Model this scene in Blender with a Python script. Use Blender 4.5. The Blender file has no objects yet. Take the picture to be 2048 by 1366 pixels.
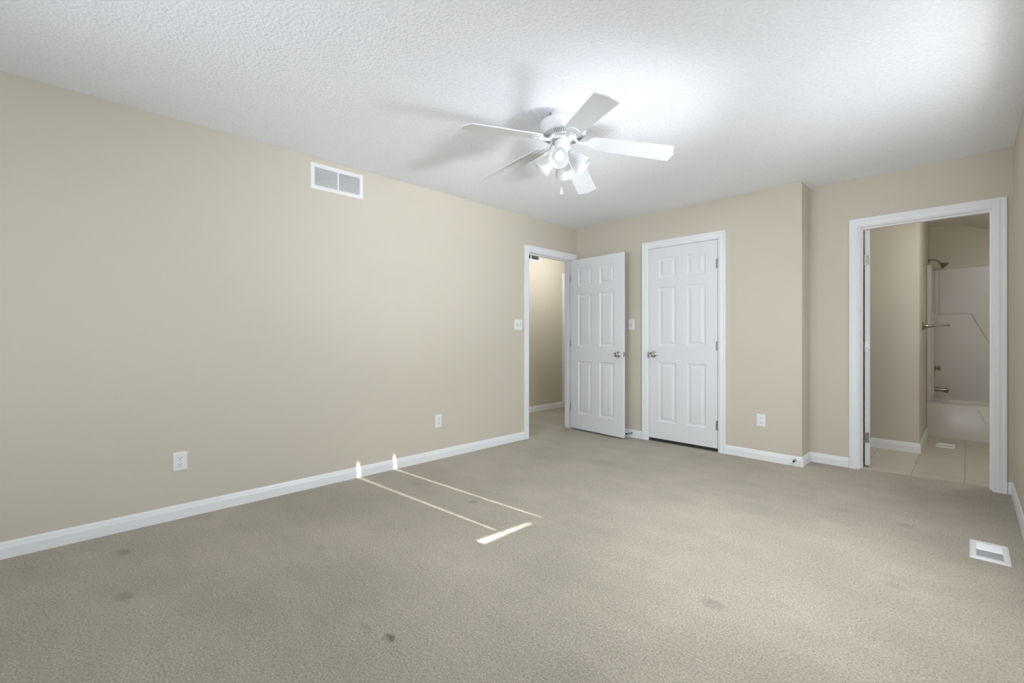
import bpy, bmesh, math, random
from mathutils import Vector, Matrix

scene = bpy.context.scene
COL = scene.collection
R = math.radians

# ------------------------------------------------------------------ camera
cam_d = bpy.data.cameras.new('camera')
cam_d.sensor_width = 36.0
cam_d.lens = 899.4 / 2048 * 36.0
cam_d.shift_y = -7.72 / 2048
cam_d.clip_start = 0.02
cam = bpy.data.objects.new('camera', cam_d)
COL.objects.link(cam)
cam.location = (0, 0, 1.106)
cam.rotation_euler = (R(90), 0, R(45.3723))
scene.camera = cam

# ------------------------------------------------------------------ view / world / sun / daylight
scene.view_settings.view_transform = 'Standard'
scene.view_settings.look = 'None'
scene.view_settings.gamma = 1.0
scene.view_settings.use_curve_mapping = False
scene.view_settings.exposure = 0.05
scene.render.engine = 'CYCLES'
scene.cycles.max_bounces = 10
scene.cycles.diffuse_bounces = 7
scene.cycles.transparent_max_bounces = 12
scene.cycles.caustics_reflective = False
scene.cycles.caustics_refractive = False
scene.cycles.use_denoising = True

world = bpy.data.worlds.new('sky')
scene.world = world
world.use_nodes = True
wn = world.node_tree.nodes
wn['Background'].inputs['Color'].default_value = (0.62, 0.78, 1.0, 1)
wn['Background'].inputs['Strength'].default_value = 1.2


def add_light(name, kind, loc, rot, energy, color, parent=None, **kw):
    d = bpy.data.lights.new(name, kind)
    d.energy = energy
    d.color = color
    for k, v in kw.items():
        setattr(d, k, v)
    o = bpy.data.objects.new(name, d)
    COL.objects.link(o)
    o.location = loc
    o.rotation_euler = rot
    if parent:
        o.parent = parent
    return o


SUN_TAN = 0.50
sun_dir = Vector((-1.0, -0.076, -SUN_TAN)).normalized()
add_light('sun', 'SUN', (6, 3, 5), sun_dir.to_track_quat('-Z', 'Y').to_euler(), 38.0, (1.0, 0.985, 0.965), angle=R(0.53))
# daylight that enters by the window in the right wall; the rear lights are added fill
DAY = (0.905, 0.955, 1.03)


def day_area(name, loc, aim, energy, sx, sy, spread):
    add_light(name, 'AREA', loc, Vector(aim).normalized().to_track_quat('-Z', 'Y').to_euler(), energy, DAY,
              shape='RECTANGLE', size=sx, size_y=sy, spread=R(spread))


day_area('window_daylight', (0.215, 2.22, 1.50), (-1.0, 0.0, -0.80), 46.0, 0.92, 0.86, 150)
# the blind's slats also throw light from the bright ground up towards the ceiling
day_area('window_ground_bounce', (0.215, 2.40, 1.32), (-1.0, -0.05, 0.36), 5.2, 0.42, 0.24, 58)
day_area('window_daylight_beside', (0.215, 2.98, 1.40), (-1.0, 0.0, 0.0), 12.5, 0.80, 0.80, 180)
day_area('rear_fill', (-1.60, -1.24, 1.40), (0.0, 1.0, 0.17), 15.5, 1.9, 1.2, 85)  # fill light added behind the camera to brighten the far wall and ceiling
day_area('rear_fill_slant', (-1.60, -1.24, 1.40), (-1.0, 0.65, -0.04), 8.5, 1.9, 1.2, 120)  # second added fill, turned towards the near part of the left wall

# ------------------------------------------------------------------ material helpers


def mat(name, color, rough=0.6, metal=0.0, spec=0.5, bump=None, mottle=None):
    """bump = list of (scale, strength, distance, detail); mottle = list of (scale, amount, detail)"""
    m = bpy.data.materials.new(name)
    m.use_nodes = True
    nt = m.node_tree
    b = nt.nodes['Principled BSDF']
    b.inputs['Base Color'].default_value = (*color, 1)
    b.inputs['Roughness'].default_value = rough
    b.inputs['Metallic'].default_value = metal
    b.inputs['Specular IOR Level'].default_value = spec
    tc = nt.nodes.new('ShaderNodeTexCoord')
    last = None
    for (sc, st, dist, det) in (bump or []):
        n = nt.nodes.new('ShaderNodeTexNoise')
        n.inputs['Scale'].default_value = sc
        n.inputs['Detail'].default_value = det
        nt.links.new(tc.outputs['Object'], n.inputs['Vector'])
        bp = nt.nodes.new('ShaderNodeBump')
        bp.inputs['Strength'].default_value = st
        bp.inputs['Distance'].default_value = dist
        nt.links.new(n.outputs['Fac'], bp.inputs['Height'])
        if last:
            nt.links.new(last.outputs['Normal'], bp.inputs['Normal'])
        last = bp
    if last:
        nt.links.new(last.outputs['Normal'], b.inputs['Normal'])
    src = None
    for (sc, am, det) in (mottle or []):
        n = nt.nodes.new('ShaderNodeTexNoise')
        n.inputs['Scale'].default_value = sc
        n.inputs['Detail'].default_value = det
        nt.links.new(tc.outputs['Object'], n.inputs['Vector'])
        mr = nt.nodes.new('ShaderNodeMapRange')
        mr.inputs['From Min'].default_value = 0.3
        mr.inputs['From Max'].default_value = 0.7
        mr.inputs['To Min'].default_value = 1 - am
        mr.inputs['To Max'].default_value = 1 + am
        nt.links.new(n.outputs['Fac'], mr.inputs['Value'])
        mx = nt.nodes.new('ShaderNodeVectorMath')
        mx.operation = 'SCALE'
        if src is None:
            mx.inputs[0].default_value = color
        else:
            nt.links.new(src.outputs['Vector'], mx.inputs[0])
        nt.links.new(mr.outputs['Result'], mx.inputs['Scale'])
        src = mx
    if src:
        nt.links.new(src.outputs['Vector'], b.inputs['Base Color'])
    return m


M = {}
M['wall'] = mat('beige_paint', (0.630, 0.585, 0.490), 0.55, spec=0.3, bump=[(170, 0.10, 0.002, 2)], mottle=[(0.8, 0.015, 1)])
M['ceiling'] = mat('white_textured_ceiling', (0.895, 0.905, 0.94), 0.9, spec=0.1, bump=[(68, 0.60, 0.009, 2.5)], mottle=[(68, 0.04, 2)])
M['trim'] = mat('white_trim_paint', (0.87, 0.885, 0.91), 0.38, spec=0.4, mottle=[(3, 0.012, 2)])
M['door'] = mat('white_door_paint', (0.80, 0.815, 0.84), 0.4, spec=0.4, bump=[(140, 0.05, 0.001, 2)])
M['plastic'] = mat('white_plastic', (0.86, 0.87, 0.88), 0.3)
M['dark'] = mat('dark_slot', (0.015, 0.014, 0.013), 0.7)
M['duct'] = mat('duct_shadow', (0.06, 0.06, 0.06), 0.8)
M['nickel'] = mat('brushed_nickel', (0.55, 0.54, 0.52), 0.24, metal=1.0)
M['hinge'] = mat('hinge_metal', (0.42, 0.42, 0.41), 0.36, metal=1.0)
M['chrome'] = mat('bath_chrome', (0.40, 0.36, 0.30), 0.14, metal=1.0)
M['rubber_and_gap'] = mat('black_rubber_and_gap', (0.02, 0.02, 0.02), 0.6)
M['fan'] = mat('white_fan_enamel', (0.72, 0.73, 0.74), 0.35, spec=0.4)
M['blade'] = mat('white_fan_blade', (0.71, 0.72, 0.735), 0.30, spec=0.5)
M['groove'] = mat('vent_slot_grey', (0.22, 0.22, 0.22), 0.8)
M['register'] = mat('register_shadow', (0.46, 0.46, 0.46), 0.7)
M['tub'] = mat('bone_acrylic', (0.66, 0.635, 0.60), 0.28, spec=0.5)
M['bathceil'] = mat('bath_ceiling_paint', (0.84, 0.81, 0.75), 0.8, spec=0.1)
M['blind'] = mat('blind_vinyl', (0.85, 0.85, 0.84), 0.5)
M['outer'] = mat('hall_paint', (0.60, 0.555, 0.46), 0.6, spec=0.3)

# shower tile floor with grout lines


def tile_material():
    m = mat('tan_floor_tile', (0.52, 0.47, 0.385), 0.35)
    nt = m.node_tree
    b = nt.nodes['Principled BSDF']
    tc = nt.nodes.new('ShaderNodeTexCoord')
    mp = nt.nodes.new('ShaderNodeMapping')
    mp.inputs['Rotation'].default_value = (0, 0, 0)
    mp.inputs['Location'].default_value = (0.32, -5.00, 0)
    nt.links.new(tc.outputs['Object'], mp.inputs['Vector'])
    br = nt.nodes.new('ShaderNodeTexBrick')
    br.offset = 0.0
    br.squash = 1.0
    br.inputs['Scale'].default_value = 1.0
    br.inputs['Brick Width'].default_value = 0.305
    br.inputs['Row Height'].default_value = 1.22
    br.inputs['Mortar Size'].default_value = 0.0035
    br.inputs['Color1'].default_value = (0.56, 0.515, 0.425, 1)
    br.inputs['Color2'].default_value = (0.60, 0.55, 0.455, 1)
    br.inputs['Mortar'].default_value = (0.36, 0.325, 0.265, 1)
    nt.links.new(mp.outputs['Vector'], br.inputs['Vector'])
    n = nt.nodes.new('ShaderNodeTexNoise')
    n.inputs['Scale'].default_value = 1.0
    n.inputs['Detail'].default_value = 4
    mp2 = nt.nodes.new('ShaderNodeMapping')
    mp2.inputs['Scale'].default_value = (4, 22, 1)
    nt.links.new(tc.outputs['Object'], mp2.inputs['Vector'])
    nt.links.new(mp2.outputs['Vector'], n.inputs['Vector'])
    mr = nt.nodes.new('ShaderNodeMapRange')
    mr.inputs['To Min'].default_value = 0.86
    mr.inputs['To Max'].default_value = 1.14
    nt.links.new(n.outputs['Fac'], mr.inputs['Value'])
    mx = nt.nodes.new('ShaderNodeVectorMath')
    mx.operation = 'SCALE'
    nt.links.new(br.outputs['Color'], mx.inputs[0])
    nt.links.new(mr.outputs['Result'], mx.inputs['Scale'])
    nt.links.new(mx.outputs['Vector'], b.inputs['Base Color'])
    return m


M['tile'] = tile_material()


# carpet: pile grain, brushed patches, furniture dents
DENTS = [(-1.50, 0.835, 0.030, 0.022, 0.9), (-1.61, 0.80, 0.05, 0.02, 0.35), (-0.746, 1.903, 0.055, 0.035, 0.7), (-3.06, 0.19, 0.06, 0.035, 0.75),
         (-2.53, 0.16, 0.05, 0.035, 0.7), (-2.386, 0.933, 0.05, 0.035, 0.4), (-0.233, 2.627, 0.05, 0.03, 0.6),
         (-0.253, 3.52, 0.045, 0.05, 0.6), (-2.348, 1.943, 0.04, 0.035, 0.7), (-2.90, 1.88, 0.04, 0.03, 0.5),
         (-0.55, 2.10, 0.05, 0.03, 0.25), (-3.20, 1.60, 0.05, 0.03, 0.3)]


def carpet_material():
    col = (0.430, 0.394, 0.320)
    m = bpy.data.materials.new('beige_carpet')
    m.use_nodes = True
    nt = m.node_tree
    b = nt.nodes['Principled BSDF']
    b.inputs['Roughness'].default_value = 0.95
    b.inputs['Specular IOR Level'].default_value = 0.05
    b.inputs['Sheen Weight'].default_value = 0.10
    tc = nt.nodes.new('ShaderNodeTexCoord')
    P = tc.outputs['Object']

    def noise(scale, detail, vec=None, rough=0.5):
        n = nt.nodes.new('ShaderNodeTexNoise')
        n.inputs['Scale'].default_value = scale
        n.inputs['Detail'].default_value = detail
        n.inputs['Roughness'].default_value = rough
        nt.links.new(vec or P, n.inputs['Vector'])
        return n.outputs['Fac']

    def rng(v, a, bb, c, d):
        r = nt.nodes.new('ShaderNodeMapRange')
        for i, x in zip(('From Min', 'From Max', 'To Min', 'To Max'), (a, bb, c, d)):
            r.inputs[i].default_value = x
        nt.links.new(v, r.inputs['Value'])
        return r.outputs['Result']

    def mul(a, c):
        k = nt.nodes.new('ShaderNodeMath')
        k.operation = 'MULTIPLY'
        nt.links.new(a, k.inputs[0])
        if isinstance(c, float):
            k.inputs[1].default_value = c
        else:
            nt.links.new(c, k.inputs[1])
        return k.outputs[0]

    def add(a, c):
        k = nt.nodes.new('ShaderNodeMath')
        k.operation = 'ADD'
        nt.links.new(a, k.inputs[0])
        nt.links.new(c, k.inputs[1])
        return k.outputs[0]

    grain = noise(135, 3)
    tuft = noise(60, 3)
    big = noise(1.3, 4, rough=0.6)
    mp = nt.nodes.new('ShaderNodeMapping')
    mp.inputs['Rotation'].default_value = (0, 0, R(35))
    mp.inputs['Scale'].default_value = (1.2, 4.5, 1)
    nt.links.new(P, mp.inputs['Vector'])
    sweep = noise(1.6, 3, mp.outputs['Vector'])
    f = mul(rng(grain, 0.3, 0.7, 0.73, 1.27), rng(tuft, 0.3, 0.7, 0.94, 1.06))
    f = mul(f, rng(big, 0.35, 0.68, 0.87, 1.07))
    f = mul(f, rng(sweep, 0.35, 0.65, 0.965, 1.035))
    dent = None
    for (x, y, sx, sy, k) in DENTS:
        mpp = nt.nodes.new('ShaderNodeMapping')
        mpp.vector_type = 'POINT'
        mpp.inputs['Location'].default_value = (-x / sx, -y / sy, 0)
        mpp.inputs['Scale'].default_value = (1 / sx, 1 / sy, 0)
        nt.links.new(P, mpp.inputs['Vector'])
        ln = nt.nodes.new('ShaderNodeVectorMath')
        ln.operation = 'LENGTH'
        nt.links.new(mpp.outputs['Vector'], ln.inputs[0])
        s = nt.nodes.new('ShaderNodeMapRange')
        s.interpolation_type = 'SMOOTHSTEP'
        s.inputs['From Min'].default_value = 0.25
        s.inputs['From Max'].default_value = 1.3
        s.inputs['To Min'].default_value = k
        s.inputs['To Max'].default_value = 0.0
        nt.links.new(ln.outputs['Value'], s.inputs['Value'])
        dent = s.outputs['Result'] if dent is None else add(dent, s.outputs['Result'])
    f = mul(f, rng(dent, 0, 1, 1.0, 0.74))
    sc = nt.nodes.new('ShaderNodeVectorMath')
    sc.operation = 'SCALE'
    sc.inputs[0].default_value = col
    nt.links.new(f, sc.inputs['Scale'])
    nt.links.new(sc.outputs['Vector'], b.inputs['Base Color'])
    b1 = nt.nodes.new('ShaderNodeBump')
    b1.inputs['Strength'].default_value = 1.0
    b1.inputs['Distance'].default_value = 0.016
    b1.invert = True
    nt.links.new(dent, b1.inputs['Height'])
    b2 = nt.nodes.new('ShaderNodeBump')
    b2.inputs['Strength'].default_value = 0.7
    b2.inputs['Distance'].default_value = 0.0045
    nt.links.new(grain, b2.inputs['Height'])
    nt.links.new(b1.outputs['Normal'], b2.inputs['Normal'])
    nt.links.new(b2.outputs['Normal'], b.inputs['Normal'])
    return m


M['carpet'] = carpet_material()


def frosted_material():
    m = bpy.data.materials.new('frosted_white_glass')
    m.use_nodes = True
    nt = m.node_tree
    out = nt.nodes['Material Output']
    b = nt.nodes['Principled BSDF']
    b.inputs['Base Color'].default_value = (0.82, 0.83, 0.835, 1)
    b.inputs['Roughness'].default_value = 0.3
    t = nt.nodes.new('ShaderNodeBsdfTranslucent')
    t.inputs['Color'].default_value = (0.86, 0.87, 0.87, 1)
    mx = nt.nodes.new('ShaderNodeMixShader')
    mx.inputs['Fac'].default_value = 0.38
    nt.links.new(b.outputs[0], mx.inputs[1])
    nt.links.new(t.outputs[0], mx.inputs[2])
    nt.links.new(mx.outputs[0], out.inputs['Surface'])
    return m


M['frost'] = frosted_material()


def emit_material(name, color, strength):
    m = bpy.data.materials.new(name)
    m.use_nodes = True
    b = m.node_tree.nodes['Principled BSDF']
    b.inputs['Base Color'].default_value = (0.9, 0.9, 0.9, 1)
    b.inputs['Emission Color'].default_value = (*color, 1)
    b.inputs['Emission Strength'].default_value = strength
    return m


M['bulb'] = emit_material('lit_bulb', (1.0, 0.99, 0.97), 0.8)


def pane_material():
    m = bpy.data.materials.new('window_glass')
    m.use_nodes = True
    nt = m.node_tree
    out = nt.nodes['Material Output']
    nt.nodes.remove(nt.nodes['Principled BSDF'])
    t = nt.nodes.new('ShaderNodeBsdfTransparent')
    t.inputs['Color'].default_value = (0.93, 0.95, 0.94, 1)
    g = nt.nodes.new('ShaderNodeBsdfGlossy')
    g.inputs['Roughness'].default_value = 0.02
    mx = nt.nodes.new('ShaderNodeMixShader')
    mx.inputs['Fac'].default_value = 0.08
    nt.links.new(t.outputs[0], mx.inputs[1])
    nt.links.new(g.outputs[0], mx.inputs[2])
    nt.links.new(mx.outputs[0], out.inputs['Surface'])
    return m


M['pane'] = pane_material()

# ------------------------------------------------------------------ mesh helpers


def box(bm, x0, x1, y0, y1, z0, z1):
    v = [bm.verts.new(p) for p in ((x0, y0, z0), (x1, y0, z0), (x1, y1, z0), (x0, y1, z0),
                                   (x0, y0, z1), (x1, y0, z1), (x1, y1, z1), (x0, y1, z1))]
    for f in ((0, 3, 2, 1), (4, 5, 6, 7), (0, 1, 5, 4), (1, 2, 6, 5), (2, 3, 7, 6), (3, 0, 4, 7)):
        bm.faces.new([v[i] for i in f])
    return v


def prism(bm, pts, axis, a, b):
    """extrude the 2D outline pts along axis between a and b; for x the points are (y,z), for y (x,z), for z (x,y)"""
    def P(p, t):
        return {'x': (t, p[0], p[1]), 'y': (p[0], t, p[1]), 'z': (p[0], p[1], t)}[axis]
    A = [bm.verts.new(P(p, a)) for p in pts]
    B = [bm.verts.new(P(p, b)) for p in pts]
    n = len(pts)
    bm.faces.new(A)
    bm.faces.new(B[::-1])
    for i in range(n):
        bm.faces.new((A[i], B[i], B[(i + 1) % n], A[(i + 1) % n]))


def lathe(bm, prof, seg=32, mtx=None, caps=True):
    rings = []
    for (r, z) in prof:
        if r < 1e-6:
            rings.append([bm.verts.new((0, 0, z))])
        else:
            rings.append([bm.verts.new((r * math.cos(2 * math.pi * i / seg), r * math.sin(2 * math.pi * i / seg), z)) for i in range(seg)])
    for a, b in zip(rings[:-1], rings[1:]):
        for i in range(seg):
            j = (i + 1) % seg
            if len(a) == 1 and len(b) == 1:
                continue
            if len(a) == 1:
                bm.faces.new((a[0], b[i], b[j]))
            elif len(b) == 1:
                bm.faces.new((a[i], b[0], a[j]))
            else:
                bm.faces.new((a[i], b[i], b[j], a[j]))
    if caps:
        for rg in (rings[0], rings[-1]):
            if len(rg) > 2:
                bm.faces.new(rg)
    if mtx is not None:
        vs = [v for rg in rings for v in rg]
        bmesh.ops.transform(bm, matrix=mtx, verts=vs)


def tube(bm, pts, radii, seg=12):
    pts = [Vector(p) for p in pts]
    if not isinstance(radii, (list, tuple)):
        radii = [radii] * len(pts)
    rings = []
    up = Vector((0, 0, 1))
    prev = None
    for i, p in enumerate(pts):
        d = (pts[min(i + 1, len(pts) - 1)] - pts[max(i - 1, 0)]).normalized()
        if prev is None:
            a = d.cross(up if abs(d.dot(up)) < 0.95 else Vector((1, 0, 0))).normalized()
        else:
            a = (prev - d * prev.dot(d)).normalized()
        prev = a
        b = d.cross(a)
        rings.append([bm.verts.new(p + radii[i] * (math.cos(t) * a + math.sin(t) * b))
                      for t in (2 * math.pi * k / seg for k in range(seg))])
    for A, B in zip(rings[:-1], rings[1:]):
        for k in range(seg):
            j = (k + 1) % seg
            bm.faces.new((A[k], A[j], B[j], B[k]))
    bm.faces.new(rings[0])
    bm.faces.new(rings[-1])


def build(name, bm, material, parent=None, smooth=None, bevel=None, merge=False):
    if merge:
        bmesh.ops.remove_doubles(bm, verts=bm.verts, dist=1e-5)
    bmesh.ops.recalc_face_normals(bm, faces=bm.faces)
    me = bpy.data.meshes.new(name)
    bm.to_mesh(me)
    bm.free()
    me.materials.append(M[material])
    o = bpy.data.objects.new(name, me)
    COL.objects.link(o)
    if parent is not None:
        o.parent = parent
    if smooth is not None:
        me.polygons.foreach_set('use_smooth', [True] * len(me.polygons))
        md = o.modifiers.new('smooth', 'EDGE_SPLIT')
        md.split_angle = R(smooth)
    if bevel:
        md = o.modifiers.new('edge', 'BEVEL')
        md.width = bevel
        md.segments = 2
        md.limit_method = 'ANGLE'
        md.angle_limit = R(40)
    return o


def BM():
    return bmesh.new()


def empty(name, loc, rot=(0, 0, 0)):
    o = bpy.data.objects.new(name, None)
    COL.objects.link(o)
    o.location = loc
    o.rotation_euler = rot
    o.empty_display_size = 0.05
    return o


def tag(o, label, cat, group=None, kind=None):
    o['label'] = label
    o['category'] = cat
    if group:
        o['group'] = group
    if kind:
        o['kind'] = kind
    return o


def struct(o, label, cat):
    return tag(o, label, cat, kind='structure')


def copy_tree(o, parent=None):
    c = o.copy()
    COL.objects.link(c)
    if parent is not None:
        c.parent = parent
    for ch in list(o.children):
        copy_tree(ch, c)
    return c


# ------------------------------------------------------------------ dimensions
H = 2.44
XL, Y1, Y2, XR, XC = -3.392, 4.465, 4.736, 0.227, -0.9956
T = 0.115
YB = -1.30
HX = -4.55            # hall's far wall
WX, WY = -0.325, 5.79  # bathroom's short wall: end and face
TY, BY = 6.88, 7.50    # tub front, alcove back

# ------------------------------------------------------------------ shell


def boxes(name, mt, lst, label, cat='wall'):
    bm = BM()
    for b in lst:
        box(bm, *b)
    return struct(build(name, bm, mt), label, cat)


DL0, DL1, DLT = 3.608, 4.385, 2.047      # bedroom door jamb faces, head
CL0, CL1, CLT = -2.421, -1.694, 2.060    # closet
BL0, BL1, BLT = -0.634, 0.124, 2.032     # bathroom
J = 0.018
W1 = (1.70, 3.38, 1.02, 2.015)            # window in the right wall: y0 y1 z0 z1
W2 = (-2.60, -0.60, 0.78, 2.02)          # unseen window added to the rear wall for fill: x0 x1 z0 z1

boxes('wall_left', 'wall', [(XL - T, XL, YB - T, DL0 - J, 0, H), (XL - T, XL, DL1 + J, 7.0, 0, H), (XL - T, XL, DL0 - J, DL1 + J, DLT + J, H)],
      'long bare beige wall with the high return grille and the doorway to the hall')
boxes('wall_far', 'wall', [(XL, CL0 - J, Y1, Y1 + T, 0, H), (CL1 + J, XC, Y1, Y1 + T, 0, H), (CL0 - J, CL1 + J, Y1, Y1 + T, CLT + J, H),
                           (XC - T, XC, Y1 + T, Y2 + T, 0, H)],
      'beige wall around the closed six panel closet door, ending in an outside corner')
boxes('wall_far_recess', 'wall', [(XC, BL0 - J, Y2, Y2 + T, 0, H), (BL1 + J, 1.365, Y2, Y2 + T, 0, H), (BL0 - J, BL1 + J, Y2, Y2 + T, BLT + J, H)],
      'set back beige wall around the open bathroom doorway')
boxes('wall_right', 'wall', [(XR, XR + T, YB - T, W1[0], 0, H), (XR, XR + T, W1[1], Y2, 0, H),
                             (XR, XR + T, W1[0], W1[1], 0, W1[2]), (XR, XR + T, W1[0], W1[1], W1[3], H)],
      'sliver of beige wall beside the bathroom door casing')
boxes('wall_rear', 'wall', [(XL, W2[0], YB - T, YB, 0, H), (W2[1], XR, YB - T, YB, 0, H),
                            (W2[0], W2[1], YB - T, YB, 0, W2[2]), (W2[0], W2[1], YB - T, YB, W2[3], H)],
      'beige wall with an added unseen window, facing the closet door')
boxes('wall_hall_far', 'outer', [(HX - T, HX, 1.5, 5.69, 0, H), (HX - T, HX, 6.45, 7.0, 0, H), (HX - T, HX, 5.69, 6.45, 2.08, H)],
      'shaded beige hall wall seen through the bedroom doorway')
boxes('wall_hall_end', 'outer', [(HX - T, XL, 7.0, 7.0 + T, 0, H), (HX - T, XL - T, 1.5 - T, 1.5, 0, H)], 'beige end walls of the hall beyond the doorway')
boxes('wall_closet', 'wall', [(XL, XC - T, 5.25, 5.25 + T, 0, H), (XC - T, XC, Y2 + T, 5.25 + T, 0, H)], 'plain walls inside the closet behind its closed door')
boxes('wall_bath_left', 'wall', [(XC, -0.88, Y2 + T, WY, 0, 2.60), (XC, WX, WY, BY + T, 0, 2.60)],
      'short beige bathroom wall ending in a corner beside the tub')
boxes('wall_bath_back', 'wall', [(WX, 1.365, BY, BY + T, 0, 2.60)], 'shaded beige wall above the tub surround')
boxes('wall_bath_right', 'wall', [(1.25, 1.365, Y2 + T, BY, 0, 2.60)], 'beige bathroom wall at the far end of the tub')

bm = BM()
box(bm, XL - T, XR + T, YB - T, Y2 + T, H, H + 0.06)
struct(build('ceiling', bm, 'ceiling'), 'white textured bedroom ceiling that the fan hangs from', 'ceiling')
bm = BM()
box(bm, HX - T, XL - T, 1.5 - T, 7.0 + T, H, H + 0.06)
struct(build('ceiling_hall', bm, 'ceiling'), 'white textured hall ceiling beyond the bedroom doorway', 'ceiling')
bm = BM()
prism(bm, [(XC, 2.45), (-0.13, 2.45), (-0.10, 2.446), (-0.06, 2.433), (0.60, 2.17), (1.365, 2.17), (1.365, 2.7), (XC, 2.7)], 'y', Y2 + T, BY + T)
struct(build('ceiling_bath', bm, 'bathceil'), 'bathroom ceiling, flat then sloping down over the tub', 'ceiling')

bm = BM()
E0, E1 = (-0.75, 4.755), (0.342, 4.885)
A = [bm.verts.new((*p, 0)) for p in ((HX - T, YB - T), (XR + T, YB - T), E1, E0, (HX - T, 4.755))]
bm.faces.new(A)
Bv = [bm.verts.new((*p, 0)) for p in ((HX - T, 4.755), (XC, 4.755), (XC, 7.1), (HX - T, 7.1))]
bm.faces.new(Bv)
fl = build('floor', bm, 'carpet')
struct(fl, 'beige carpet with furniture dents and vacuum marks', 'floor')
bm = BM()
bm.faces.new([bm.verts.new((*p, 0)) for p in (E0, E1, (1.365, 4.885), (1.365, BY + T), (XC, BY + T), (XC, 4.755))])
struct(build('floor_bath', bm, 'tile'), 'tan bathroom floor tiles beyond the carpet edge', 'floor')

# ------------------------------------------------------------------ baseboards
BP = [(0, 0), (0.012, 0), (0.012, 0.052), (0.0105, 0.058), (0.0085, 0.064), (0.0075, 0.071), (0.0055, 0.077), (0.0035, 0.082), (0, 0.084)]


def baseboard(name, path, label, k=1.0):
    """path: floor points with the room on the left-hand side of the walk"""
    bm = BM()
    pts = [Vector((p[0], p[1], 0)) for p in path]
    n = len(pts)
    rings = []
    for i, p in enumerate(pts):
        d0 = (pts[i] - pts[i - 1]).normalized() if i else None
        d1 = (pts[i + 1] - pts[i]).normalized() if i < n - 1 else None
        n0 = Vector((-d0.y, d0.x, 0)) if d0 else None
        n1 = Vector((-d1.y, d1.x, 0)) if d1 else None
        if n0 is None:
            m = n1
        elif n1 is None:
            m = n0
        else:
            m = (n0 + n1).normalized()
            m = m / m.dot(n0)
        rings.append([bm.verts.new(p + m * (o * 1.0) + Vector((0, 0, z * k))) for (o, z) in BP])
    for a, b in zip(rings[:-1], rings[1:]):
        for i in range(len(BP) - 1):
            bm.faces.new((a[i], b[i], b[i + 1], a[i + 1]))
    bm.faces.new(rings[0])
    bm.faces.new(rings[-1])
    return struct(build(name, bm, 'trim'), label, 'baseboard')


CW = 0.068
baseboard('baseboard_left', [(XL, DL0 - 0.008 - CW), (XL, YB)], 'long white baseboard along the bare beige wall under the outlets')
baseboard('baseboard_far', [(CL0 - 0.004 - CW, Y1), (XL, Y1)], 'short white baseboard behind the open bedroom door')
baseboard('baseboard_far_corner', [(BL0 - 0.008 - CW, Y2), (XC, Y2), (XC, Y1), (CL1 + 0.004 + CW, Y1)],
          'white baseboard that turns the outside corner between closet and bathroom')
baseboard('baseboard_right', [(XR, YB), (XR, Y2), (BL1 + 0.008 + CW, Y2)], 'white baseboard at the foot of the wall beside the bathroom casing')
baseboard('baseboard_rear', [(XL, YB), (XR, YB)], 'white baseboard under the added unseen window')
baseboard('baseboard_hall', [(HX, 5.615), (HX, 1.5)], 'white baseboard on the hall wall seen through the doorway')
baseboard('baseboard_bath', [(WX, TY - 0.005), (WX, WY), (-0.88, WY)], 'tall white baseboard around the bathroom wall corner', 1.12)

# ------------------------------------------------------------------ casings, jambs
CP = [(0, 0), (0, 0.009), (0.004, 0.011), (0.010, 0.011), (0.013, 0.0135), (0.026, 0.0155), (0.040, 0.0135), (0.046, 0.0135), (0.050, 0.017),
      (0.060, 0.018), (0.066, 0.0165), (CW, 0.013), (CW, 0)]


def casing_bm(x0, x1, zt):
    bm = BM()
    st = []
    for k in range(4):
        st.append([bm.verts.new(((x0 - d, t, 0), (x0 - d, t, zt + d), (x1 + d, t, zt + d), (x1 + d, t, 0))[k]) for (d, t) in CP])
    for a, b in zip(st[:-1], st[1:]):
        for i in range(len(CP) - 1):
            bm.faces.new((a[i], a[i + 1], b[i + 1], b[i]))
    bm.faces.new(st[0])
    bm.faces.new(st[-1])
    return bm


def doorway(name, loc, rot, x0, x1, zt, label, stop_y, both=True, depth=T):
    """local frame: x along the wall, +y out of the wall into the bedroom, z up; the wall is at y from -depth to 0"""
    o = build(name, casing_bm(x0 - 0.006, x1 + 0.006, zt + 0.006), 'trim')
    o.location = loc
    o.rotation_euler = (0, 0, rot)
    struct(o, label, 'door casing')
    bm = BM()
    box(bm, x0 - J, x0, -depth, 0.0, 0, zt + J)
    box(bm, x1, x1 + J, -depth, 0.0, 0, zt + J)
    box(bm, x0, x1, -depth, 0.0, zt, zt + J)
    build('jamb', bm, 'trim', o)
    bm = BM()
    s0, s1 = stop_y
    box(bm, x0, x0 + 0.011, s0, s1, 0, zt)
    box(bm, x1 - 0.011, x1, s0, s1, 0, zt)
    box(bm, x0 + 0.011, x1 - 0.011, s0, s1, zt - 0.011, zt)
    build('stop_strip', bm, 'trim', o)
    if both:
        b2 = casing_bm(x0 - 0.006, x1 + 0.006, zt + 0.006)
        for v in b2.verts:
            v.co.y = -depth - v.co.y
        build('hall_side_casing', b2, 'trim', o)
    return o


# left wall: local x -> -Y, local y -> +X
trim_hall = doorway('trim_1', (XL, 0, 0), R(-90), -DL1, -DL0, DLT, 'white casing around the open doorway to the hall', (-0.080, -0.040))
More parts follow.
